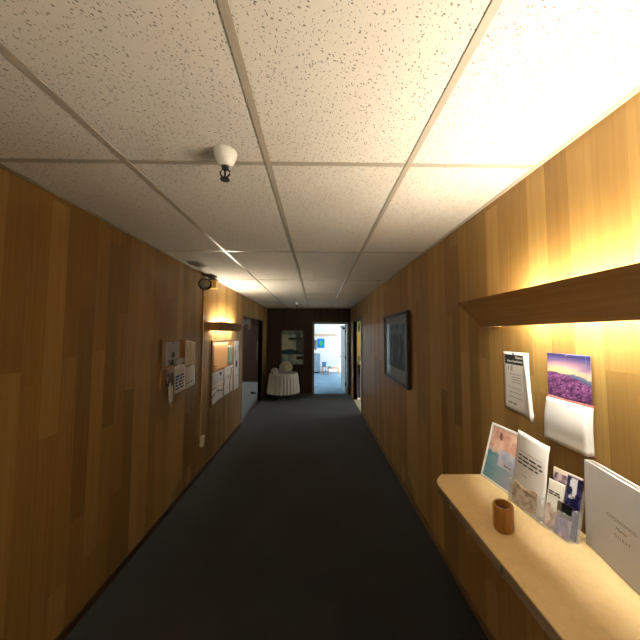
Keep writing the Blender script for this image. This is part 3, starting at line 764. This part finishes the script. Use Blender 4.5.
# frilled round cushion and crumpled lace on top
cu = thing('round_cushion', 'round sage cushion with a frilled white rim standing on the draped table', 'cushion', Matrix.Translation((TX+.055, TY-.0, TZ+.016)) @ Matrix.Rotation(math.radians(-20), 4, 'X'))
MB().lathe([(0, -.045), (.06, -.042), (.105, -.02), (.112, 0), (.105, .02), (.06, .042), (0, .045)], 32, m=Matrix.Translation((0, 0, .122)) @ Matrix.Rotation(math.pi/2, 4, 'X')).build('pad', M_sage, cu, True)
vs, fs = [], []; n = 160
for j in range(5):
    t_ = j/4
    for k in range(n):
        a = 2*math.pi*k/n; rr = .095+.075*t_; wv = -.012+.026*t_*math.sin(a*18+.6*math.sin(a*3))
        zz = .122+rr*math.sin(a); vs.append((rr*1.05*math.cos(a), wv-.004*t_, max(.003, zz)))
for j in range(4):
    for k in range(n): fs.append((j*n+k, j*n+(k+1) % n, (j+1)*n+(k+1) % n, (j+1)*n+k))
me = bpy.data.meshes.new('frill'); me.from_pydata(vs, [], fs); me.materials.append(M_linen)
for p in me.polygons: p.use_smooth = True
fo = bpy.data.objects.new('frill', me); COL.objects.link(fo); fo.parent = cu; fo.modifiers.new('thickness', 'SOLIDIFY').thickness = .002
bm = bmesh.new(); bmesh.ops.create_icosphere(bm, subdivisions=4, radius=1)
for v in bm.verts:
    d_ = 1+.22*mnoise.noise(v.co*2.6)+.14*mnoise.noise(v.co*6.)
    v.co = Vector((v.co.x*.10*d_, v.co.y*.075*d_, max(-.055, v.co.z*.075*d_)+.055))
me = bpy.data.meshes.new('lace_bundle'); bm.to_mesh(me); bm.free(); me.materials.append(M_linen)
for p in me.polygons: p.use_smooth = True
lb = bpy.data.objects.new('lace_bundle', me); COL.objects.link(lb); lb.location = (TX-.215, TY-.09, TZ+.005)
tag(lb, 'crumpled white lace bundle left of the round cushion on the draped table', 'cloth')

# ------------------------------------------------------------------ seen through the left opening
dl = MB().box(-3.0, -1.95, LY1-.045, LY1, .005, 2.02, .004).build('door_2', wood('dark_door_wood', (.045, .021, .01), (.075, .036, .017), 'Z')); dl['kind'] = 'structure'
m = MB().tube([(-2.085, LY1-.045, .78), (-2.085, LY1-.10, .78), (-2.085, LY1-.10, 1.42), (-2.085, LY1-.045, 1.42)], .014, 10); m.build('door_handle', M_steel, dl, True)
rl = thing('overhead_rail', 'pale blue overhead rail with a white hanging bracket through the left opening', 'rail', Matrix.Translation((-1.95, 7.2, 2.05)))
MB().box(-.75, .10, -.06, .06, -.09, .04, .006).build('rail', M_blueplastic, rl)
MB().box(.065, .125, -.075, .075, -.10, .11, .006).build('end_bracket', M_white, rl)
MB().box(.07, .12, -.05, .05, -.235, -.09, .005).build('hanging_bracket', M_white, rl)
for xx in (-.6, -.0): MB().tube([(xx, 0, .04), (xx, 0, .45)], .008).build('hanger_rod', M_steel, rl)
ds = MB().prism([(0, 0), (.16, 0), (.16, .012), (0, .045)], 'y', -.03, .03).build('door_stop', M_rubber); ds.location = (-1.86, 7.56, 0)
tag(ds, 'dark rubber wedge door stop on the grey floor through the left opening', 'door stop')

# ------------------------------------------------------------------ seen through the right doorway
ct = thing('counter_table', 'table under a navy cloth just inside the right doorway', 'table', Matrix.Translation((1.52, 7.35, 0)))
MB().box(-.40, .40, -.30, .30, .84, .87, .004).build('tabletop', M_chairwood, ct)
for sx in (-1, 1):
    for sy in (-1, 1): MB().box(sx*.36-.02, sx*.36+.02, sy*.26-.02, sy*.26+.02, 0, .84).build('leg', M_chairwood, ct)
c = MB(); NP = 180; rr_ = []
for (e, z_) in ((0, .872), (.012, .86), (.02, .5), (.028, .02)):
    ring = []
    for k in range(NP):
        q = k/NP*4; s_ = int(q); f = q-s_; hx, hy = .402+e, .302+e
        P = [(-hx, -hy), (hx, -hy), (hx, hy), (-hx, hy), (-hx, -hy)]
        a, b_ = P[s_], P[s_+1]; wv = .010*(.87-z_)*math.sin(k*1.1)
        x, y = a[0]+(b_[0]-a[0])*f, a[1]+(b_[1]-a[1])*f
        ring.append(c.bm.verts.new((1.52+x*(1+wv), 7.35+y*(1+wv), z_)))
    rr_.append(ring)
c.bm.faces.new(rr_[0])
for A, B in zip(rr_, rr_[1:]):
    for k in range(NP): c.bm.faces.new([A[k], A[(k+1) % NP], B[(k+1) % NP], B[k]])
nv = c.build('navy_tablecloth', M_navy, None, 30); tag(nv, 'navy cloth draped to the floor over the table inside the right doorway', 'tablecloth')

def leaves(mb, c, r, cnt, seed, size=.05, squash=1.):
    rng = random.Random(seed)
    for _ in range(cnt):
        d_ = Vector((rng.gauss(0, 1), rng.gauss(0, 1), rng.gauss(0, 1))).normalized()*r*rng.uniform(.45, 1)
        p = Vector(c)+Vector((d_.x, d_.y, d_.z*squash)); t_ = Vector((rng.gauss(0, 1), rng.gauss(0, 1), rng.gauss(0, .6))).normalized()*size*rng.uniform(.6, 1.2)
        s_ = t_.cross(Vector((rng.gauss(0, .3), rng.gauss(0, .3), 1))).normalized()*size*.28
        mb.quad(p-t_*.5, p+s_, p+t_*.6, p-s_)
fl = thing('flower_pot', 'white pot of red flowers standing on the navy tablecloth', 'potted plant', Matrix.Translation((1.19, 7.22, .8735)))
MB().lathe([(0, .0), (.038, .0), (.052, .085), (.048, .085), (.036, .01), (0, .01)], 20).build('pot', M_pot, fl, True)
MB().lathe([(0, .07), (.046, .07), (.046, .074), (0, .074)], 16).build('soil', M_rubber, fl)
m = MB(); leaves(m, (0, 0, .12), .07, 60, 3, .05); m.build('foliage', M_leaf, fl)
for k in range(5):
    a = k*1.26; MB().tube([(0, 0, .07), (.03*math.cos(a), .03*math.sin(a), .17+.02*(k % 3))], .003, 6).build('stem', M_leaf, fl)
    m = MB(); m.lathe([(0, -.012), (.018, -.004), (.024, .008), (.012, .014), (0, .010)], 10, c=(.03*math.cos(a), .03*math.sin(a), .18+.02*(k % 3))); m.build('bloom', M_red, fl, True)
hp = thing('hanging_plant', 'pale green plant hanging from the ceiling inside the right doorway', 'hanging plant', Matrix.Translation((1.19, 7.15, 2.28)))
MB().tube([(0, 0, .17), (0, 0, -.20)], .003, 6).build('cord', M_steel, hp)
MB().lathe([(0, -.34), (.05, -.34), (.075, -.24), (.07, -.24), (.046, -.33), (0, -.33)], 20).build('pot', M_pot, hp, True)
for k in range(3):
    a = k*2.094; MB().tube([(0, 0, -.20), (.072*math.cos(a), .072*math.sin(a), -.243)], .002, 6).build('hanger', M_steel, hp)
m = MB(); leaves(m, (0, 0, -.36), .14, 420, 4, .07, 1.25); m.build('foliage', M_paleleaf, hp)
sc = MB().box(1.135, 1.165, 6.72, 6.745, .005, 1.95, .004).build('white_post', M_white)
tag(sc, 'slim white post beside the navy draped table through the right doorway', 'post')

# ------------------------------------------------------------------ far room things
pt_ = thing('abstract_painting', 'small bright blue painting with a green centre on the white far wall', 'painting', on_end(.215, 1.28, 0, FY1))
MB().box(-.165, .165, -.21, .21, 0, .02, .002).build('canvas_frame', plain('blue_frame', (0, 120, 200), .5), pt_)
sheet('canvas', .32, .41, M_print, pt_, 24, 30, None, lambda u, v: (60, 180, 90) if ((u-.5)/.26)**2+((v-.52)/.28)**2 < 1+.5*fbm(u, v, 5, 111) else (0, 130, 214), .001, None, 0, 0, .022)
sp = MB().box(-.05, .05, 0, .02, -.22, .22, .003).build('narrow_picture', plain('slate_print', (96, 110, 130), .5)); sp.matrix_world = Matrix.Translation((-.03, FY1-.021, 1.21))
tag(sp, 'narrow slate picture left of the blue painting on the far wall', 'picture')
cb_ = thing('low_cabinet', 'blue grey low cabinet at the left of the bright far room', 'cabinet', Matrix.Translation((-.03, 11.62, 0)))
MB().box(-.30, .20, -.22, .25, .06, .86, .004).build('body', M_greycab, cb_)
MB().box(-.31, .21, -.24, .26, .86, .89, .004).build('top', M_white, cb_)
for k in range(2):
    dr = MB().box(-.29+.245*k, -.055+.245*k, -.236, -.22, .09, .83, .003).build('door', M_greycab, cb_)
    MB().box(-.07+.065*k, -.06+.065*k, -.25, -.236, .42, .54).build('door_handle', M_steel, dr)
MB().box(-.27, .17, -.18, .22, 0, .06).build('plinth', M_black, cb_)

stl = thing('stool', 'small orange wooden stool next to the low grey cabinet in the far room', 'stool', Matrix.Translation((.335, 11.0, 0)))
MB().lathe([(0, .33), (.10, .33), (.108, .34), (.108, .355), (.10, .362), (0, .362)], 24).build('seat', M_chairwood, stl, True)
for k in range(4):
    a = math.pi/4+k*math.pi/2
    MB().tube([(.07*math.cos(a), .07*math.sin(a), .335), (.10*math.cos(a), .10*math.sin(a), .0)], [.014, .011], 8).build('leg', M_chairwood, stl, True)
bb = thing('blue_bin', 'bright blue bin standing on the orange stool in the far room', 'bin', Matrix.Translation((.335, 11.0, .3625)))
MB().lathe([(0, 0), (.075, 0), (.095, .16), (.088, .16), (.07, .008), (0, .008)], 24).build('body', M_seatblue, bb, True)
MB().tube([(.1*math.cos(k*math.pi/12), .1*math.sin(k*math.pi/12), .158) for k in range(25)], .006, 6).build('rim', M_seatblue, bb, True)
bn = thing('bench', 'low orange wooden bench in the middle of the far room', 'bench', Matrix.Translation((.72, 11.15, 0)))
MB().box(-.24, .24, -.14, .14, .25, .285, .005).build('seat', M_chairwood, bn)
for sx in (-1, 1):
    for sy in (-1, 1): MB().box(sx*.21-.018, sx*.21+.018, sy*.11-.018, sy*.11+.018, 0, .25, .003).build('leg', M_chairwood, bn)
MB().box(-.19, .19, -.012, .012, .09, .12, .002).build('stretcher', M_chairwood, bn)
cs = MB().box(-.075, .075, -.10, .10, 0, .05, .018).build('seat_cushion', M_seatteal, None, True); cs.location = (.56, 11.15, .2855)
tag(cs, 'teal cushion on the left end of the low orange bench', 'cushion')
def chair(name, label, x, y, rz, seat):
    t = thing(name, label, 'chair', Matrix.Translation((x, y, 0)) @ Matrix.Rotation(rz, 4, 'Z'))
    MB().box(-.22, .22, -.22, .22, .42, .47, .012).build('seat', seat, t)
    for sx in (-1, 1):
        MB().tube([(sx*.20, -.19, .42), (sx*.205, -.20, 0)], [.018, .014], 8).build('leg', M_chairwood, t, True)
        MB().tube([(sx*.20, .29, .86), (sx*.20, .21, .45), (sx*.205, .25, 0)], [.014, .018, .014], 8).build('leg', M_chairwood, t, True)
        MB().tube([(sx*.215, -.20, .42), (sx*.235, -.19, .64), (sx*.215, .235, .66)], .013, 8).build('armrest', M_chairwood, t, True)
    MB().box(-.20, .20, -.012, .012, 0, .26, .008, Matrix.Translation((0, .255, .60)) @ Matrix.Rotation(math.radians(-11), 4, 'X')).build('backrest', seat, t)
    MB().box(-.20, .20, -.19, -.17, .37, .42).build('front_rail', M_chairwood, t)
    return t
chair('armchair', 'orange wood armchair with a white seat nearest the window side of the far room', 1.38, 11.2, math.radians(-60), M_white)

# ------------------------------------------------------------------ light
wld = bpy.data.worlds.new('sky'); S.world = wld; wld.use_nodes = True
bg = wld.node_tree.nodes['Background']; bg.inputs[0].default_value = (.93, .97, 1., 1); bg.inputs[1].default_value = 8.
su = bpy.data.lights.new('sun', 'SUN'); su.energy = 9.; su.angle = .009; su.color = (1, .95, .86)
so = bpy.data.objects.new('sun', su); COL.objects.link(so); so.rotation_euler = Vector((-.86, .38, -.53)).to_track_quat('-Z', 'Y').to_euler()
# unseen panels added for brightness: corridor behind the viewer, and the far room
def added_ceiling_light(x, y, z, label, m):
    t = thing('added_ceiling_light', label, 'ceiling light', Matrix.Translation((x, y, z)), 'added ceiling lights')
    frame_bars(MB(), .55, 1.2, .03, .02, -.018, .002).build('frame', M_white, t)
    MB().box(-.245, .245, -.57, .57, -.012, -.004).build('diffuser', m, t)
added_ceiling_light(-1.10, -1.35, ZC+.002, 'unseen panel light added in the corridor ceiling behind the viewer', M_added_panel)
M_added_far_panel = m_emit('added_far_panel_glow', (.94, .97, 1.), 13.)  # for unseen panels added to make the far room bright
added_ceiling_light(.1, 9.4, FZ, 'unseen panel light added in the far room ceiling above the left side', M_added_far_panel)
added_ceiling_light(2.0, 10.6, FZ, 'unseen panel light added in the far room ceiling toward the window', M_added_far_panel)

# ------------------------------------------------------------------ camera
r = Vector((0.99989415, -0.01422468, 0.00305648)); u = Vector((-0.00382819, -0.0545445, 0.998504)); f = Vector((0.01403669, 0.99841001, 0.05459318))
cam = bpy.data.cameras.new('camera'); co = bpy.data.objects.new('camera', cam); COL.objects.link(co)
co.matrix_world = Matrix(((r.x, u.x, -f.x, 0), (r.y, u.y, -f.y, 0), (r.z, u.z, -f.z, 1.6934), (0, 0, 0, 1)))
cam.sensor_width = 36; cam.lens = 260.484/640*36; cam.clip_start = .02
S.camera = co

S.view_settings.view_transform = 'Standard'; S.view_settings.look = 'None'
S.view_settings.exposure = 0.; S.view_settings.gamma = 1.; S.view_settings.use_curve_mapping = False
S.cycles.use_denoising = True; S.cycles.max_bounces = 12; S.cycles.diffuse_bounces = 8; S.cycles.glossy_bounces = 4
S.cycles.caustics_reflective = False; S.cycles.caustics_refractive = False
